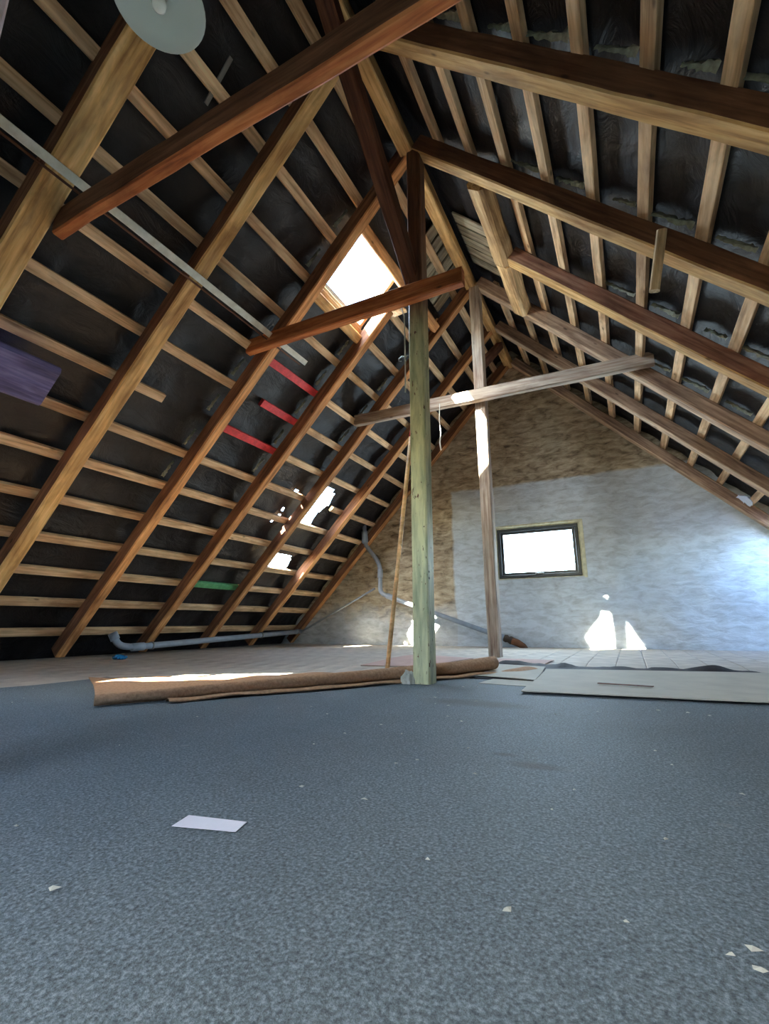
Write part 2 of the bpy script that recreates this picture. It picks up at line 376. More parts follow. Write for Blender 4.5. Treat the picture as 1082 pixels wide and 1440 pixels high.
# gable window
win = empty('window_1', (-1.33, D, 1.2)); tag(win, kind='structure')
fx0, fx1, fz0, fz1, fy = -2.035, -0.64, 1.185, 2.08, D + .02
box('frame_rail', (fx0, fy, fz0), (fx1, fy + .09, fz0 + .055), FRAME, win, .006)
box('frame_rail', (fx0, fy, fz1 - .055), (fx1, fy + .09, fz1), FRAME, win, .006)
box('frame_stile', (fx0, fy + .001, fz0 + .055), (fx0 + .06, fy + .089, fz1 - .055), FRAME, win, .006)
box('frame_stile', (fx1 - .06, fy + .001, fz0 + .055), (fx1, fy + .089, fz1 - .055), FRAME, win, .006)
sash = box('sash', (fx0 + .06, fy + .03, fz0 + .055), (fx1 - .06, fy + .08, fz0 + .10), FRAME, win, .004)
box('sash', (fx0 + .06, fy + .03, fz1 - .10), (fx1 - .06, fy + .08, fz1 - .055), FRAME, win, .004)
box('sash', (fx0 + .06, fy + .03, fz0 + .10), (fx0 + .105, fy + .08, fz1 - .10), FRAME, win, .004)
box('sash', (fx1 - .105, fy + .03, fz0 + .10), (fx1 - .06, fy + .08, fz1 - .10), FRAME, win, .004)
box('pane', (fx0 + .10, fy + .05, fz0 + .095), (fx1 - .10, fy + .058, fz1 - .095), GLASS, win)
box('handle', (-1.40, fy + .0, fz0 + .06), (-1.26, fy + .03, fz0 + .08), STEEL, win, .004)
for lo, hi in (((HX0, D + .04, HZ0), (HX1, D + .30, fz0 + .004)), ((HX0, D + .04, fz1 - .004), (HX1, D + .30, HZ1)), ((HX0, D + .04, fz0), (fx0 + .004, D + .30, fz1)), ((fx1 - .004, D + .04, fz0), (HX1, D + .30, fz1))):
    box('reveal_packing', lo, hi, REV, win)
box('window_sill', (fx0, D + .1, HZ0 - .0), (fx1, D + .36, HZ0 + .012), FRAME, win)

# roof felt, one sheet per slope, hung behind the battens, torn open in places
def in_poly(px, py, P):
    c = False; n_ = len(P)
    for i in range(n_):
        (x1, y1), (x2, y2) = P[i], P[(i+1) % n_]
        if (y1 > py) != (y2 > py) and px < (x2 - x1) * (py - y1) / (y2 - y1) + x1: c = not c
    return c
SKY = (3.98, 4.90, 4.12, 4.73)                 # roof window: y0, y1, z0, z1 on the inner plane levels
OF = 0.245
def oz(Z, o): return Z - o * NL.z              # level on the inner plane under a felt point of level Z
def felt(name, P, holes, rows, seed):
    ys = lin(YB, D + .05, 236); zs = lin(-0.45, ZR, 128)
    def f(y, z):
        # sag between battens, pull at the rafters, creases
        ph = ((z - rows[0]) / (rows[1] - rows[0])) % 1.0
        sag = 0.035 * math.sin(math.pi * ph)
        nn = noise.noise(Vector((y * 1.7, z * 2.3, seed))) * 0.018
        cr = abs(noise.noise(Vector((y * 5 + z * 2, z * 6 - y, seed + 4)))) * 0.022 * (0.4 + 1.2 * (1 - ph))
        o = OF + sag + nn + cr if z < ZR - .02 else OF
        return P(y, z, max(o, 0.235))
    V, Fa = grid(ys, zs, f); nx = len(ys); Fc = []
    for j in range(len(zs) - 1):
        for i in range(nx - 1):
            cy, cz = (ys[i] + ys[i+1]) / 2, (zs[j] + zs[j+1]) / 2
            jj = 0.02 * noise.noise(Vector((cy * 9, cz * 9, 1)))
            if any(in_poly(cy + jj, cz - jj, h) for h in holes): continue
            Fc.append((j*nx+i, j*nx+i+1, (j+1)*nx+i+1, (j+1)*nx+i))
    # close to the ridge
    top = P(0, ZR, OF); b = len(V)
    for i, y in enumerate(ys): V.append((XR, y, ZR + OF * math.hypot(TL, 1) + .0))
    k0 = (len(zs) - 1) * nx
    for i in range(nx - 1): Fc.append((k0 + i, k0 + i + 1, b + i + 1, b + i))
    o = mesh(name, V, Fc, FELT, smooth=True); return tag(o, kind='structure')
def fz(Z): return Z - OF * NL.z                # convert a felt-level height to the inner-plane parameter
holeB = [(6.44, fz(2.66)), (6.83, fz(2.66)), (6.90, fz(2.58)), (6.84, fz(2.40)), (6.80, fz(2.2)), (6.74, fz(2.05)), (6.42, fz(2.04))]
holeC = [(6.44, fz(1.60)), (6.94, fz(1.60)), (7.02, fz(1.52)), (6.98, fz(1.42)), (6.85, fz(1.37)), (6.45, fz(1.36))]
rowsL = [0.205, 0.553, 0.886, 1.215, 1.575, 1.93, 2.275, 2.64, 3.005, 3.355, 3.72, 4.075, 4.44, 4.785, 5.11]
rowsR = [0.25, 0.60, 0.95, 1.30, 1.65, 2.0, 2.35, 2.70, 3.04, 3.39, 3.742, 4.088, 4.432, 4.77, 5.11]
dots = [[(5.80 + a, fz(2.52 - 0.14 * a)), (5.86 + a, fz(2.50 - .14 * a)), (5.84 + a, fz(2.42 - .14*a)), (5.79 + a, fz(2.43 - .14*a))] for a in (0.10,)]
dots += [[(5.93, fz(2.22)), (5.99, fz(2.22)), (5.98, fz(2.16)), (5.93, fz(2.15))], [(5.90, fz(2.10)), (5.97, fz(2.12)), (5.96, fz(2.0)), (5.91, fz(1.98))]]
FRONT = (0.72, 1.72, 1.72, 2.46)
ceilL = felt('ceiling_left', PL, [[(SKY[0], SKY[2]), (SKY[1], SKY[2]), (SKY[1], SKY[3]), (SKY[0], SKY[3])], holeB, holeC,
              [(FRONT[0], FRONT[2]), (FRONT[1], FRONT[2]), (FRONT[1], FRONT[3]), (FRONT[0], FRONT[3])]] + dots, rowsL, 11)
SIDE = (7.45, 8.38, 0.95, 1.72)
ceilR = felt('ceiling_right', PR, [[(SIDE[0], SIDE[2]), (SIDE[1], SIDE[2]), (SIDE[1], SIDE[3]), (SIDE[0], SIDE[3])]], rowsR, 37)

def batten(P, N, Z, y0, y1, par, mat=W_BATT, seed=0, w=0.098, th=0.055):
    p0 = P(y0, Z, 0.172 + th / 2); p1 = P(y1, Z, 0.172 + th / 2)
    u = P(0, 1, 0) - P(0, 0, 0)
    return beam('batten', p0, p1, u, w, th, mat, par, seg=max(3, int((y1 - y0) * 3)), jit=0.004, cham=0.004, seed=seed)
MID = [y - RW / 2 for y in YF]                   # rafter centre lines: batten joints fall on them
splitsL = {2: [(YB, MID[1]), (MID[1], MID[3]), ('g', MID[3], MID[4]), (MID[4], D)],
           5: [(YB, MID[0]), (MID[0], MID[3]), (MID[3], D)],
           6: [(YB, MID[2]), (MID[2], MID[4]), (6.93, D)],
           7: [(YB, 3.12), ('r', MID[2], MID[3] + .02), (MID[3], D)],
           8: [(YB, MID[2]), ('r', 4.24, MID[3]), (MID[3], MID[5]), (MID[5], D)],
           9: [(YB, MID[2]), ('r', MID[2], MID[3]), (MID[3], D)],
           11: [(YB, MID[1]), (MID[1], D)],
           12: [(YB, MID[2]), (MID[3], D)],
           13: [(YB, MID[2]), (MID[4], D)]}
sd = 0
for i, Z in enumerate(rowsL):
    seg = splitsL.get(i, [(YB, MID[(i * 2) % 5 + 1]), (MID[(i * 2) % 5 + 1], D)])
    for s in seg:
        sd += 1; m_ = W_BATT
        if s[0] == 'g': m_ = GREEN_PAINT; s = s[1:]
        elif s[0] == 'r': m_ = RED_PAINT; s = s[1:]
        a, b = s
        if i in (5, 6) and a < FRONT[0] < b:                                   # cut for the roof window at the front
            batten(PL, NL, Z, a, FRONT[0], ceilL, m_, sd); a = FRONT[1]
            if b <= a: continue
        o = batten(PL, NL, Z, a + .004, b - .004, ceilL, m_, sd)
        if m_ is RED_PAINT: o['label'] = 'batten painted bright red'
        if m_ is GREEN_PAINT: o['label'] = 'batten painted green'
for i, Z in enumerate(rowsR):
    if i >= 13: seg = [(YB, MID[2]), (MID[4], D)]
    elif i in (3, 4): seg = [(YB, SIDE[0] - .02), (SIDE[1] + .02, D)]
    else: seg = [(YB, MID[(i * 3) % 5 + 1]), (MID[(i * 3) % 5 + 1], D)]
    for a, b in seg:
        sd += 1; batten(PR, NR, Z, a + .004, b - .004, ceilR, W_BATT, sd)

# crumpled felt folds between battens and rafters, pale colour painting their glints
def fold(P, y0, y1, Z, par, seed, w=0.09, mat=FOIL, o0=0.205):
    r = random.Random(seed); nx, ny = 12, 4; V = []
    for j in range(ny + 1):
        for i in range(nx + 1):
            u, v = i / nx, j / ny
            env = math.sin(math.pi * min(1, u * 1.1)) ** .6 * w
            q = noise.noise(Vector((u * 5 + seed, v * 2, seed * .3)))
            V.append(P(y0 + (y1 - y0) * u + .02 * q, Z + (v - .5) * env + .03 * q, o0 + 0.02 * math.sin(v * 3.1) + .03 * noise.noise(Vector((u * 7, v * 4, seed)))))
    O = V[0].copy(); V = [v - O for v in V]
    Fc = [(j*(nx+1)+i, j*(nx+1)+i+1, (j+1)*(nx+1)+i+1, (j+1)*(nx+1)+i) for j in range(ny) for i in range(nx)]
    return mesh('felt_fold', V, Fc, mat, par, Matrix.Translation(O * S), smooth=True)
def slope_fold(P, y, z0, z1, par, seed, w=.05):
    nx, ny = 4, 12; V = []
    for j in range(ny + 1):
        for i in range(nx + 1):
            u, v = i / nx, j / ny; env = w * (.15 + (1 - v) ** 1.3 * (1 + .5 * noise.noise(Vector((v * 6, seed, 1)))))
            V.append(P(y - env * u, z0 + (z1 - z0) * v, .205 + .03 * math.sin(u * 3.1) + .025 * noise.noise(Vector((u * 4, v * 9, seed)))))
    O = V[0].copy()
    return mesh('felt_fold', [v - O for v in V], [(j*(nx+1)+i, j*(nx+1)+i+1, (j+1)*(nx+1)+i+1, (j+1)*(nx+1)+i) for j in range(ny) for i in range(nx)], FOIL, par, Matrix.Translation(O * S), smooth=True)
fl_ = 0
for bay, lo, hi in ((0, 6, 13), (1, 5, 12), (2, 4, 10), (3, 5, 9)):
    for k in range(lo, hi):
        fl_ += 1
        slope_fold(PR, YF[bay + 1] - RW - .01, rowsR[k] + .07, rowsR[k] + (.22 + .06 * (fl_ % 3)), ceilR, fl_ * 1.7, .05 + .02 * (fl_ % 2))
for bay, rows in ((1, (5, 6, 7, 8, 11, 12)), (2, (6, 7, 8, 9, 10)), (3, (8, 9, 10))):
    for k in rows:
        fl_ += 1; slope_fold(PL, YF[bay + 1] - RW - .01, rowsL[k] + .07, rowsL[k] + .24, ceilL, fl_ * 1.3, .04)
fold(PR, 7.98, 8.36, 2.05, ceilR, 5.5, .16, PAPER, 0.05)

# glass tiles behind the two tears, panes of the roof windows
for (y0, y1, z0, z1) in ((6.3, 7.1, 1.82, 2.6), (6.3, 7.15, 1.1, 1.5)):
    a, b, c_, d_ = PL(y0, z0, .34), PL(y1, z0, .34), PL(y1, z1, .34), PL(y0, z1, .34)
    V = [a, b, c_, d_] + [q + NL * .012 for q in (a, b, c_, d_)]; O = V[0].copy()
    mesh('glass_tile', [v - O for v in V], [(0, 1, 2, 3), (7, 6, 5, 4), (0, 4, 5, 1), (1, 5, 6, 2), (2, 6, 7, 3), (3, 7, 4, 0)], GLASS, ceilL, Matrix.Translation(O * S))
def roof_window(name, P, N, y0, y1, z0, z1, mat):
    w_ = empty(name, P((y0 + y1) / 2, z0, .2)); tag(w_, kind='structure')
    u = (P(0, 1, 0) - P(0, 0, 0))
    for Z in (z0, z1): beam('frame_rail', P(y0 - .03, Z, .27), P(y1 + .03, Z, .27), u, .05, .11, mat, w_, seg=2, jit=0, cham=.004)
    for y in (y0, y1): beam('frame_stile', P(y, z0 + .02, .27), P(y, z1 - .02, .27), (0, 1, 0), .05, .11, mat, w_, seg=2, jit=0, cham=.004)
    for Z in (z0 + .045, z1 - .045): beam('sash', P(y0 + .03, Z, .31), P(y1 - .03, Z, .31), u, .045, .03, STEEL, w_, seg=2, jit=0, cham=.003)
    a, b, c_, d_ = P(y0, z0, .315), P(y1, z0, .315), P(y1, z1, .315), P(y0, z1, .315)
    V = [a, b, c_, d_] + [q + N * .01 for q in (a, b, c_, d_)]; O = V[0].copy()
    mesh('pane', [v - O for v in V], [(0, 1, 2, 3), (7, 6, 5, 4), (0, 4, 5, 1), (1, 5, 6, 2), (2, 6, 7, 3), (3, 7, 4, 0)], GLASS, w_, Matrix.Translation(O * S))
    return w_
rw = roof_window('window_2', PL, NL, *SKY, W_PALE)
# pale curled lining at the roof window's lower far corner
V = []
for i in range(13):
    for j in range(9):
        u, v = i / 12, j / 8; a = v * 2.4
        V.append(Vector((-2.52 + .16 * u + .07 * math.cos(a), 5.03 + .26 * u, 4.36 + .22 * u + .10 * math.sin(a))))
O = V[0].copy()
mesh('lining', [v - O for v in V], [(i*9+j, i*9+j+1, (i+1)*9+j+1, (i+1)*9+j) for i in range(12) for j in range(8)], W_PALE, rw, Matrix.Translation(O * S), smooth=True)
roof_window('window_3', PR, NR, *SIDE, W_PALE)
roof_window('window_4', PL, NL, *FRONT, W_PALE)
wr = empty('added_rear_window', (-1.4, YB, 1.1)); tag(wr, kind='structure')  # unseen window, added to let in fill light
for lo, hi in (((RX0, YB - .08, RZ0), (RX1, YB, RZ0 + .07)), ((RX0, YB - .08, RZ1 - .07), (RX1, YB, RZ1)), ((RX0, YB - .08, RZ0 + .07), (RX0 + .07, YB, RZ1 - .07)), ((RX1 - .07, YB - .08, RZ0 + .07), (RX1, YB, RZ1 - .07))):
    box('frame_bar', lo, hi, FRAME, wr)
box('pane', (RX0 + .06, YB - .05, RZ0 + .06), (RX1 - .06, YB - .04, RZ1 - .06), GLASS, wr)

# bare boards near the ridge where the felt is gone, between the second and fourth truss
for i in range(5):
    y = 4.98 + i * 0.2
    beam('plank', PR(y, 4.72, .215), PR(y, 5.36, .215), (0, 1, 0), .17, .025, BOARD, ceilR, seg=4, jit=.003, cham=.003, seed=i)
for i in range(6):
    y = 4.95 + i * 0.2
    beam('plank', PL(y, 4.86, .215), PL(y, 5.34, .215), (0, 1, 0), .165, .025, BOARD, ceilL, seg=4, jit=.003, cham=.003, seed=i + 9)

lt = beam('lath', PL(2.0, 4.62, .20), PL(2.02, 4.34, .20), (0, 1, 0), .035, .015, STEEL, ceilL, seg=3, jit=.002, cham=.002, seed=4); lt['label'] = 'short grey metal lath on the felt'
# ---------------------------------------------------------------- timber frame
ord_ = ['first', 'second', 'third', 'fourth', 'fifth', 'sixth']
lmat = [W_TAN] * 2 + [W_BROWN] * 5
llab = ['thick tan rafter beside the round lamp shade, upper left',
        'long tan left rafter just right of the purple board, full length in view',
        'brown left rafter that carries the end of the red collar beam',
        'reddish brown left rafter stopping below the large roof window, sunlit at its top',
        'brown left rafter carrying the left end of the whitened collar beam',
        'brown left rafter with pale sunlit patches next to the torn felt openings',
        'thin brown left rafter lying against the gable wall']
def darken_sides(o, side_mat, under, seg):
    """side faces darker: old stain plus shade put into the colour; underside stays pale"""
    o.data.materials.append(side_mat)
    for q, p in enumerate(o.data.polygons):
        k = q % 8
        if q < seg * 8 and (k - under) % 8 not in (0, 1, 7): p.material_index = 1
def rafter(P, i, z0, z1, w, d, mat, lab, side, seed, bow=0.0):
    yc = YF[i] - w / 2
    o = beam('rafter', P(yc, z0, d / 2), P(yc, z1, d / 2), (0, 1, 0), w, d, mat, None, seg=26, jit=.007, cham=.012, seed=seed, wane=.05)
    darken_sides(o, W_SIDE if (side == 'left' or i < 3) else (W_MAUVE if i == 3 else W_GSIDE), 0 if side == 'left' else 4, 26)
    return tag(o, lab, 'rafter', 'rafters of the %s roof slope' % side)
for i in range(7):
    zt = 4.42 if i == 3 else ZR - .02
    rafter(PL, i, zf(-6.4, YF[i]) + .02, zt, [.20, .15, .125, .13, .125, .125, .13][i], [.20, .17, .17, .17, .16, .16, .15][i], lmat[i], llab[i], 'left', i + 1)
rlab = ['dark rafter overhead behind the camera on the right slope',
        'large dark right rafter with yellowish underside, nearest the top right corner',
        'right rafter with a small upright board nailed to its side',
        'reddish right rafter starting at the thick hewn trimmer',
        'grey brown right rafter that carries the right end of the whitened collar beam',
        'right rafter just in front of the gable, its lower length weathered grey',
        'last right rafter against the gable wall, brightly lit at the lower end']
rmat = [W_DARK, W_TAN, W_TAN, W_TAN, W_GREY, W_GREY, W_GREY]
for i in range(7):
    zt = 4.56 if i == 3 else ZR - .02
    rafter(PR, i, .02, zt, .15, [.2, .19, .18, .17, .17, .16, .15][i], rmat[i], rlab[i], 'right', i + 21)
ridge = beam('ridge_beam', (-1.59, YB, 5.33), (-1.59, D, 5.33), (1, 0, 0), .14, .17, W_TAN, seg=40, jit=.008, seed=61)
tag(ridge, 'long tan ridge beam running under the roof peak to the gable', 'beam')
# trimmers round the openings
o = beam('trimmer', PL(3.86, 4.66, .07), PL(6.04, 4.70, .07), PL(0, 1) - PL(0, 0), .13, .10, W_BROWN, seg=12, jit=.006, seed=71)
tag(o, 'brown trimmer board along the upper edge of the large roof window', 'trimmer')
o = beam('trimmer', PL(3.86, 4.02, .13), PL(4.90, 4.02, .13), PL(0, 1) - PL(0, 0), .12, .08, W_TAN, seg=8, jit=.005, seed=72)
tag(o, 'short tan trimmer under the lower edge of the large roof window', 'trimmer')
o = beam('trimmer', PR(3.86, 4.63, .05), PR(5.02, 4.63, .05), PR(0, 1) - PR(0, 0), .20, .19, W_HEWN, seg=22, jit=.024, cham=.035, seed=73)
tag(o, 'rough hewn yellowish trimmer near the ridge, upper of the two in line', 'trimmer', 'hewn trimmers below the ridge')
o = beam('trimmer', PR(5.04, 4.62, .05), PR(6.06, 4.62, .05), PR(0, 1) - PR(0, 0), .20, .19, W_HEWN, seg=22, jit=.024, cham=.035, seed=74)
tag(o, 'rough hewn yellowish trimmer ending at the grey rafter, lower of the two in line', 'trimmer', 'hewn trimmers below the ridge')
# collars
o = beam('collar_beam', (-3.47, 1.56, 3.31), (1.0, 1.56, 3.31), (0, 1, 0), .085, .20, W_RED, seg=26, jit=.010, seed=81, wane=.08, bow=0.0)
darken_sides(o, W_SIDE, 0, 26)
tag(o, 'long orange brown collar beam crossing the top left, nearest the camera', 'beam', 'collar beams')
o = beam('collar_beam', (-3.55, 3.65, 3.48), (-1.02, 3.65, 3.475), (0, 1, 0), .09, .17, W_RED, seg=16, jit=.007, seed=82)
tag(o, 'red brown collar beam at the painted post, sawn off at its right end', 'beam', 'collar beams')
o = beam('collar_beam', (-3.50, 5.98, 3.49), (0.58, 5.98, 3.45), (0, 1, 0), .09, .17, REARPAINT, seg=20, jit=.007, seed=83)
tag(o, 'whitened grey collar beam crossing the rear post', 'beam', 'collar beams')
# posts
o = beam('post', (-1.545, 3.79, -.074), (-1.51, 3.79, 5.25), (1, 0, 0), .145, .155, POSTPAINT, seg=26, jit=.004, cham=.012, seed=91)
tag(o, 'pale greenish cream painted post in the middle of the attic, dark unpainted top', 'post', 'ridge posts')
hb = o
for k, z in enumerate((.952, .893, .837, .785)):
    tube('peg_hole', [(-1.478, 3.745, z), (-1.4655, 3.745, z)], .010, BLACKEDGE, hb, 8)
V = []; random.seed(3)
bm = bmesh.new(); bmesh.ops.create_icosphere(bm, subdivisions=3, radius=1)
for v in bm.verts:
    q = 1 + .25 * noise.noise(v.co * 2.2)
    v.co = Vector((v.co.x * .065 * q, v.co.y * .06 * q, max(0, v.co.z + .3) * .085 * q)) * S
me = bpy.data.meshes.new('plaster_lump'); bm.to_mesh(me); bm.free(); me.materials.append(PLASTER)
lump = bpy.data.objects.new('plaster_lump', me); lump.matrix_basis = Matrix.Translation(Vector((-1.665, 3.72, -.07)) * S); link(lump, o)
lump['label'] = 'grey lump of plaster at the foot of the post'
o = beam('post', (-1.54, 6.115, 0.0), (-1.54, 6.115, 5.25), (1, 0, 0), .15, .15, REARPAINT, seg=26, jit=.005, cham=.012, seed=92)
tag(o, 'whitewashed rear post left of the gable window, glaring in the sun halfway up', 'post', 'ridge posts')
o = box('post', (-2.06, .38, -.072), (-1.87, .55, 4.9), PINKPAINT, bev=.01)
tag(o, 'pale pinkish post edge in the very top left corner', 'post')
# braces in the ridge line
o = beam('brace', (-1.60, 2.10, 5.28), (-1.57, 3.80, 3.74), (1, 0, 0), .14, .17, W_DARK, seg=12, jit=.006, seed=93)
tag(o, 'dark reddish brace from the ridge down to the painted post', 'brace', 'ridge braces')
o = beam('brace', (-1.56, 7.75, 5.24), (-1.56, 6.18, 4.0), (1, 0, 0), .11, .13, W_DARK, seg=10, jit=.006, seed=94)
tag(o, 'dark brace rising from the rear post toward the gable peak', 'brace', 'ridge braces')
# small boards
o = beam('board', PR(3.675, 3.26, -.02), PR(3.675, 2.90, -.02) , (0, 1, 0), .07, .045, W_PALE, seg=4, jit=.002, seed=95)
o.matrix_basis = frame(Vector((0.53, 3.655, 3.30)), (-.22, 0, -1), (1, 0, 0))
tag(o, 'small upright pale board nailed to the side of the second right rafter', 'board')
o = beam('strip', PL(-.9, 3.53, -.02), PL(4.26, 3.53, -.02), PL(0, 1) - PL(0, 0), .065, .03, W_PALE, seg=24, jit=.003, cham=.004, seed=96)
o.data.materials[0] = flat('grey_white_strip_paint', srgb(246, 242, 220), 0.6)
beam('shadow_strip', PL(-.9, 3.487, -.012), PL(4.2, 3.487, -.012), PL(0, 1) - PL(0, 0), .018, .022, W_DARK, o, seg=20, jit=.002, cham=.003, seed=99)  # dark strip added as a painted shadow under the pale one
tag(o, 'long pale painted strip nailed across the undersides of the left rafters', 'strip')
o = beam('board', PL(.2, 2.44, -.06), PL(2.03, 2.44, -.06), PL(0, 1) - PL(0, 0), .38, .08, PURPLE, seg=14, jit=.004, cham=.03, seed=97)
tag(o, 'bluish purple board end sticking in from the left edge', 'board')

# ---------------------------------------------------------------- lamp
lamp = empty('pendant_lamp', (-1.51, .90, 3.0)); tag(lamp, 'round white opal shade lamp hanging at the top left', 'lamp')
def lathe(name, prof, mat, parent, loc, n=40):
    V = []; Fc = []
    for (r, z) in prof:
        for k in range(n): t = 2 * math.pi * k / n; V.append((r * math.cos(t), r * math.sin(t), z))
    for i in range(len(prof) - 1):
        for k in range(n): Fc.append((i*n+k, i*n+(k+1) % n, (i+1)*n+(k+1) % n, (i+1)*n+k))
    return mesh(name, V, Fc, mat, parent, Matrix.Translation(Vector(loc) * S), smooth=True)
lathe('shade', [(.03, .065), (.08, .055), (.14, .028), (.18, .004), (.186, -.004), (.183, -.006), (.14, .020), (.08, .046), (.03, .056)], SHADE, lamp, (-1.51, .90, 3.0))
BULB = flat('bulb_glass', srgb(250, 248, 240), 0.08, spec=0.8, amt=0.02, bmp=0)
lathe('bulb', [(.0005, -.040), (.014, -.038), (.026, -.026), (.030, -.008), (.026, .012), (.018, .034), (.016, .06)], BULB, lamp, (-1.51, .90, 3.0), 24)
lathe('socket', [(.0005, .13), (.02, .13), (.028, .12), (.03, .05), (.0005, .05)], CABLE, lamp, (-1.51, .90, 3.0), 20)
tube('cord', [(-1.51, .90, 3.12), (-1.512, .905, 4.2), (-1.53, .90, 5.25)], .005, CABLE, lamp, 8)

# ---------------------------------------------------------------- pipes
GY = 8.43
vent = empty('vent_pipe', (-4.34, GY, 1.0)); tag(vent, 'grey plastic vent pipe coming through the roof and sloping down across the gable', 'pipe')
tube('pipe', [(-4.72, GY, 2.62), (-4.68, GY, 1.98), (-4.40, GY, 1.64), (-4.34, GY, 1.50), (-4.34, GY, 1.0), (-4.10, GY, .90), (-1.98, GY + .04, .16)], .042, GREY_PLASTIC, vent, 16, bends=.10)
tube('pipe_socket', [(-4.70, GY, 2.26), (-4.685, GY, 2.02)], .062, GREY_PLASTIC, vent, 18)
tube('pipe_socket', [(-4.34, GY, 1.46), (-4.34, GY, 1.30)], .055, GREY_PLASTIC, vent, 18)
tube('pipe_socket', [(-4.19, GY, .94), (-4.0, GY, .865)], .055, GREY_PLASTIC, vent, 18)
tube('pipe_socket', [(-2.12, GY + .03, .21), (-1.96, GY + .04, .155)], .055, GREY_PLASTIC, vent, 18)
c = tube('coupling', [(-1.97, GY + .04, .16), (-1.93, GY + .04, .145), (-1.90, GY+.04, .133), (-1.86, GY + .04, .12), (-1.83, GY + .04, .112)], [.058, .066, .05, .07, .06], DARK_METAL, vent, 16); c['label'] = 'dark clamp coupling'
c = tube('elbow', [(-1.84, GY + .04, .112), (-1.74, GY + .03, .075), (-1.64, GY + .02, .02), (-1.60, GY + .01, -.01)], [.062, .06, .048, .03], BRASS, vent, 16); c['label'] = 'rusty brown iron end piece'
o = tube('pipe', [(-6.18, GY, .27), (-4.46, GY, 1.09)], .02, GREY_PLASTIC, n=10); tag(o, 'thin grey pipe climbing the gable wall at the left', 'pipe')
drain = empty('drain_pipe', (-6.2, 6.5, .1)); tag(drain, 'grey drain pipe lying along the foot of the left roof slope', 'pipe')
EX = -6.24
tube('pipe', [(EX - .12, 4.33, .30), (EX - .06, 4.40, .14), (EX, 4.60, .115), (EX, 8.46, .26)], .045, GREY_PLASTIC, drain, 16, bends=.08)
tube('pipe_socket', [(EX - .12, 4.33, .31), (EX - .085, 4.36, .22)], .06, GREY_PLASTIC, drain, 16)
tube('pipe_socket', [(EX, 4.56, .115), (EX, 4.74, .12)], .056, GREY_PLASTIC, drain, 16)
for y in (4.86, 7.2, 8.3):
    tube('pipe_clamp', [(EX, y, .115 + (y - 4.6) * .038), (EX, y + .03, .116 + (y - 4.6) * .038)], .056, STEEL, drain, 16)

# ---------------------------------------------------------------- broomstick, cable, hook, string
bs = empty('broomstick', (-1.98, 3.93, -.05)); tag(bs, 'bare wooden broomstick leaning against the painted post', 'broomstick')
b0, b1 = Vector((-1.92, 3.84, -.03)), Vector((-1.665, 3.88, 2.13))
tube('stick', [b0, b1], .019, BROOM, bs, 12)
c = tube('cap', [b1, b1 + (b1 - b0).normalized() * .06], [.020, .017], RED_PAINT, bs, 12); c['label'] = 'red tip'
cb = tube('cable', [(-1.665, 3.69, 3.42), (-1.632, 3.70, 3.30), (-1.630, 3.70, 3.0), (-1.632, 3.70, 2.62), (-1.634, 3.70, 2.50)], .007, CABLE, n=8)
tag(cb, 'thin white cable running down the left edge of the painted post', 'cable')
hk = tube('hook', [(-1.60, 3.72, 2.88), (-1.665, 3.70, 2.875), (-1.69, 3.69, 2.85), (-1.685, 3.68, 2.82), (-1.66, 3.68, 2.815)], .006, STEEL, n=8)
tag(hk, 'small metal hook on the left side of the painted post', 'hook')
st = tube('string', [(-2.09, 5.93, 3.45), (-2.10, 5.92, 3.2), (-2.085, 5.92, 3.0), (-2.105, 5.92, 2.86), (-2.09, 5.92, 2.75)], [.006, .007, .006, .010, .012], CABLE, n=6)
tag(st, 'knotted pale string dangling from the whitened collar beam', 'string')

# ---------------------------------------------------------------- floor coverings
def slab(name, xs, ys, f, th, mat, parent=None, smooth=True, origin=None):
    """sheet over the floor: f(x, y) -> (X, Y, lift); given thickness"""
    V = []; nx, ny = len(xs), len(ys)
    for top in (1, 0):
        for y in ys:
            for x in xs:
                X, Y, h = f(x, y); V.append(Vector((X, Y, zf(X, Y) + h + (th if top else 0))))
    O = V[0].copy() if origin is None else Vector(origin); N_ = nx * ny; Fc = []
    for j in range(ny - 1):
        for i in range(nx - 1):
            a = (j*nx+i, j*nx+i+1, (j+1)*nx+i+1, (j+1)*nx+i); Fc.append(a); Fc.append(tuple(N_ + k for k in a[::-1]))
    for i in range(nx - 1):
        Fc.append((i + 1, i, N_ + i, N_ + i + 1)); k = (ny - 1) * nx; Fc.append((k + i, k + i + 1, N_ + k + i + 1, N_ + k + i))
    for j in range(ny - 1):
        Fc.append((j*nx, (j+1)*nx, N_ + (j+1)*nx, N_ + j*nx)); k = nx - 1; Fc.append(((j+1)*nx + k, j*nx + k, N_ + j*nx + k, N_ + (j+1)*nx + k))
    return mesh(name, [v - O for v in V], Fc, mat, parent, Matrix.Translation(O * S), smooth=False)
nz = lambda x, y, s: noise.noise(Vector((x, y, s)))
TH = 0.012
def fcar(x, y):
    w = .02 * nz(x * 1.3, y * 1.3, 5)
    ye = 3.0 + 1.25 * ss(x, -4.5, -2.0); y = YB + (y - YB) * (ye - YB) / (4.25 - YB)
    lift = 0.002
    if x < -4.3: lift += .012 * max(0, nz(y * 2.1, 1, 2)) 
    return (x + (w if x < -4 else 0), y, lift)
V = None
car = slab('grey_carpet', lin(-4.42, 3.5, 60), lin(YB + .02, 4.25, 60), fcar, TH, CARPET, origin=(0, 0, 0))
tag(car, 'worn blue grey needle felt carpet covering the whole foreground', 'carpet')
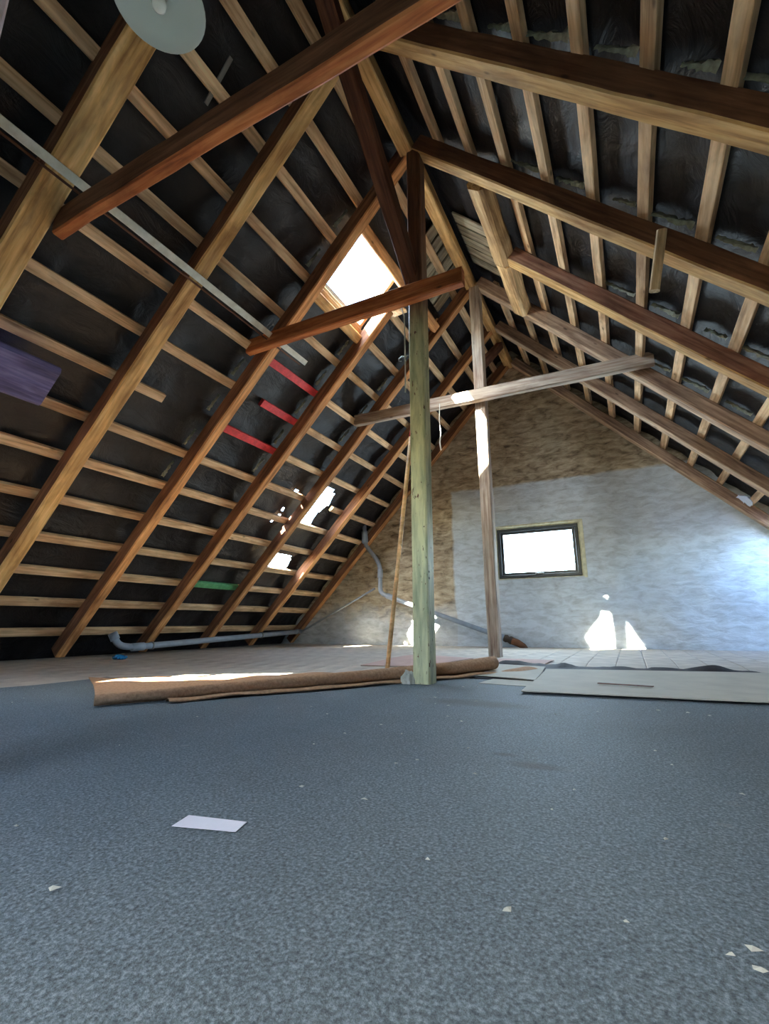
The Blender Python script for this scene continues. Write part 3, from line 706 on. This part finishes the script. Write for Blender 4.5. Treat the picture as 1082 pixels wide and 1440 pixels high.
# black-backed strip with the wavy far edge
def fstr(x, y):
    wav = (max(0, nz(x * 2.6, 0.5, 9)) * .06 + max(0, nz(x * 7, 0.5, 2)) * .03) * ss(y, 5.05, 5.2)
    return (x, y + .05 * nz(x * 1.2, y, 3), .004 + wav)
o = slab('rubber_mat', lin(-1.28, 3.4, 150), lin(4.27, 5.20, 14), fstr, .018, BLACKEDGE)
tag(o, 'black backed mat whose wavy dark edge runs across the right side', 'mat')
def sheet(name, P4, mat, lab, lift, nx=14, ny=10, cat='sheet', s=1, grp=None, amp=.006, th=.006):
    a, b, c_, d_ = [Vector((*p, 0)) for p in P4]
    def f(u, v):
        p = (a * (1-u) + b * u) * (1-v) + (d_ * (1-u) + c_ * u) * v
        return (p.x + .012 * nz(p.x * 3, p.y * 3, s), p.y + .012 * nz(p.y * 3, p.x * 3, s + 4), lift + amp * (nz(p.x * 1.5, p.y * 1.5, s) + .5))
    o = slab(name, lin(0, 1, nx), lin(0, 1, ny), f, th, mat); return tag(o, lab, cat, grp)
sheet('underlay_sheet', [(-.73, 3.52), (.97, 3.62), (1.03, 5.10), (-.77, 4.92)], CREAM, 'cream hardboard sheet whose long front edge lies on the grey carpet, right of the posts', .026, s=2, amp=.004)
sheet('underlay_sheet', [(.985, 3.62), (3.1, 3.66), (3.2, 5.10), (1.045, 5.10)], CREAM, 'cream sheet at the right edge of the photo beside the longer one', .026, s=5, amp=.004)
sheet('underlay_sheet', [(-1.28, 4.36), (-.75, 4.22), (-.785, 5.06), (-1.27, 5.12)], CREAM, 'small tan sheet between the carpet roll and the long cream sheet', .024, s=3)
sheet('underlay_sheet', [(-1.15, 3.95), (-.76, 3.9), (-.74, 4.25), (-1.1, 4.32)], CREAM, 'small worn patch of sheet on the grey carpet just right of the painted post', .016, s=6, amp=.001, th=.002)
sheet('underlay_sheet', [(-2.75, 4.85), (-2.0, 4.95), (-1.7, 5.7), (-2.6, 6.1)], PINKISH, 'dull pink sheet behind the broomstick and carpet roll', .004, s=7)
sheet('underlay_sheet', [(-1.38, 5.35), (-.85, 5.32), (-.80, 5.72), (-1.40, 5.75)], PINKISH, 'pinkish scrap sheet in front of the rear post', .004, s=8)
sheet('board', [(-.27, 4.06), (.09, 4.0), (.10, 4.03), (-.26, 4.09)], W_DARK, 'thin dark sliver lying on the cream sheet', .042, 6, 2, 'board', 9, amp=0)

# brown carpet: flat part, roll and folded edge
bc = empty('brown_carpet', (-2.9, 3.4, -.07)); tag(bc, 'brown carpet rolled up along its near side, sunlit on its flat part', 'carpet')
ra, rb = Vector((-2.93, 1.93, 0)), Vector((-1.22, 4.75, 0)); rd = (rb - ra).normalized(); rn = Vector((-rd.y, rd.x, 0))   # rn points left/back
LR = (rb - ra).length
def roll_xyz(t, a, k):
    r0 = .036 + .042 * t; r = r0 * k
    c_ = ra + (rb - ra) * t; wob = .02 * nz(t * 5, 0, 1)
    X = c_.x + rn.x * (wob + r * math.cos(a)); Y = c_.y + rn.y * (wob + r * math.cos(a))
    return Vector((X, Y, zf(c_.x, c_.y) + .016 + r0 + r * math.sin(a) * (0.86 + .05 * nz(t * 9, a, 2))))
na = 44; nt_ = 46; V = []
for i in range(nt_ + 1):
    t = i / nt_
    for k in range(na + 1):
        q = k / na; a = math.radians(-90) + q * math.radians(900); kk = 1.0 - .55 * q
        V.append(roll_xyz(t, a, kk))
O = V[0].copy()
rl = mesh('roll', [v - O for v in V], [(i*(na+1)+k, i*(na+1)+k+1, (i+1)*(na+1)+k+1, (i+1)*(na+1)+k) for i in range(nt_) for k in range(na)], BROWNCARPET, bc, Matrix.Translation(O * S), smooth=True)
md = rl.modifiers.new('thickness', 'SOLIDIFY'); md.thickness = .006 * S; md.offset = 0
def fflat(u, v):
    a = ra + (rb - ra) * u; wd = 1.83 - 1.45 * u ** .75
    p = a + rn * (.0 + wd * v); 
    if u < .1: p += Vector((-.10, .12, 0)) * (1 - u / .1) * math.sin(v * 3.1) * .5
    h = .016 + .028 * max(0, nz(p.x * 2.4, p.y * 2.4, 6)) * v + .02 * math.exp(-((v - .55) * 9) ** 2) * max(0, nz(u * 7, 2, 2))
    return (p.x, p.y, h)
slab('flat_part', lin(0, .93, 50), lin(0.02, 1, 20), fflat, .008, BROWNCARPET, bc, True)
def fflap(u, v):
    a = ra + (rb - ra) * (.12 + .98 * u); p = a - rn * (.02 + (.13 + .10 * ss(u, .75, 1.0)) * v * (1 - .25 * nz(u * 4, 1, 4)))
    return (p.x, p.y, .016 + .018 * math.sin(v * 2.6) + .012 * nz(u * 12, v, 7))
slab('folded_edge', lin(0, 1, 50), lin(0, 1, 6), fflap, .008, BROWNCARPET, bc, True)

# paper, blue scrap, flakes
o = sheet('paper', [(-1.045, .925), (-.885, .965), (-.90, 1.02), (-1.06, .99)], PAPER, 'small white slip of paper lying on the grey carpet in the foreground', .0145, 10, 6, 'paper', 3, amp=.003, th=.001)
V = []
bm = bmesh.new(); bmesh.ops.create_icosphere(bm, subdivisions=3, radius=1)
for v in bm.verts:
    q = 1 + .6 * noise.noise(v.co * 2.5); v.co = Vector((v.co.x * .09 * q, v.co.y * .07 * q, max(0, v.co.z + .4) * .035 * q)) * S
me = bpy.data.meshes.new('plastic_scrap'); bm.to_mesh(me); bm.free(); me.materials.append(BLUE)
o = bpy.data.objects.new('plastic_scrap', me); o.matrix_basis = Matrix.Translation(Vector((-5.86, 4.12, -.004)) * S); link(o)
tag(o, 'crumpled bright blue plastic scrap on the floorboards at the left', 'scrap')
V = []; Fc = []; rnd = random.Random(12)
spots = [(-.9, 2.51), (-.8, 2.42), (-1.01, .63), (-.93, 1.29), (-.71, 1.28), (.08, .96), (.11, .99), (.11, .94), (-.24, .93), (-.5, 1.63), (-1.12, 2.18)]
for k in range(230):
    if k < len(spots): X, Y = spots[k]; r = rnd.uniform(.006, .011)
    else:
        Y = rnd.uniform(.5, 5.0) if rnd.random() < .7 else rnd.uniform(3, 7); X = rnd.uniform(-4.4, 2.2) if rnd.random() < .7 else rnd.uniform(-6.2, -4.7); r = rnd.uniform(.002, .007) * (1 + Y * .2)
        if (Vector((X, Y, 0)) - ra).dot(rd) > -.3 and abs((Vector((X, Y, 0)) - ra).dot(rn) - .7) < 1.2: continue
    z = zf(X, Y) + (.0165 if -4.4 < X and Y < 4.25 else .004)
    if X > -.9 and 3.4 < Y < 5.4: continue
    n_ = rnd.randint(3, 6); b = len(V); a0 = rnd.uniform(0, 6)
    for q in range(n_):
        t = a0 + 2 * math.pi * q / n_; rr = r * rnd.uniform(.5, 1.3); V.append((X + rr * math.cos(t) * 1.4, Y + rr * math.sin(t), z + rnd.uniform(.001, .004)))
    V.append((X, Y, z + .006))
    for q in range(n_): Fc.append((b + q, b + (q + 1) % n_, b + n_))
o = mesh('paint_flakes', V, Fc, PLASTER); tag(o, 'scattered small white paint flakes and crumbs on the floor', 'debris', kind='stuff')
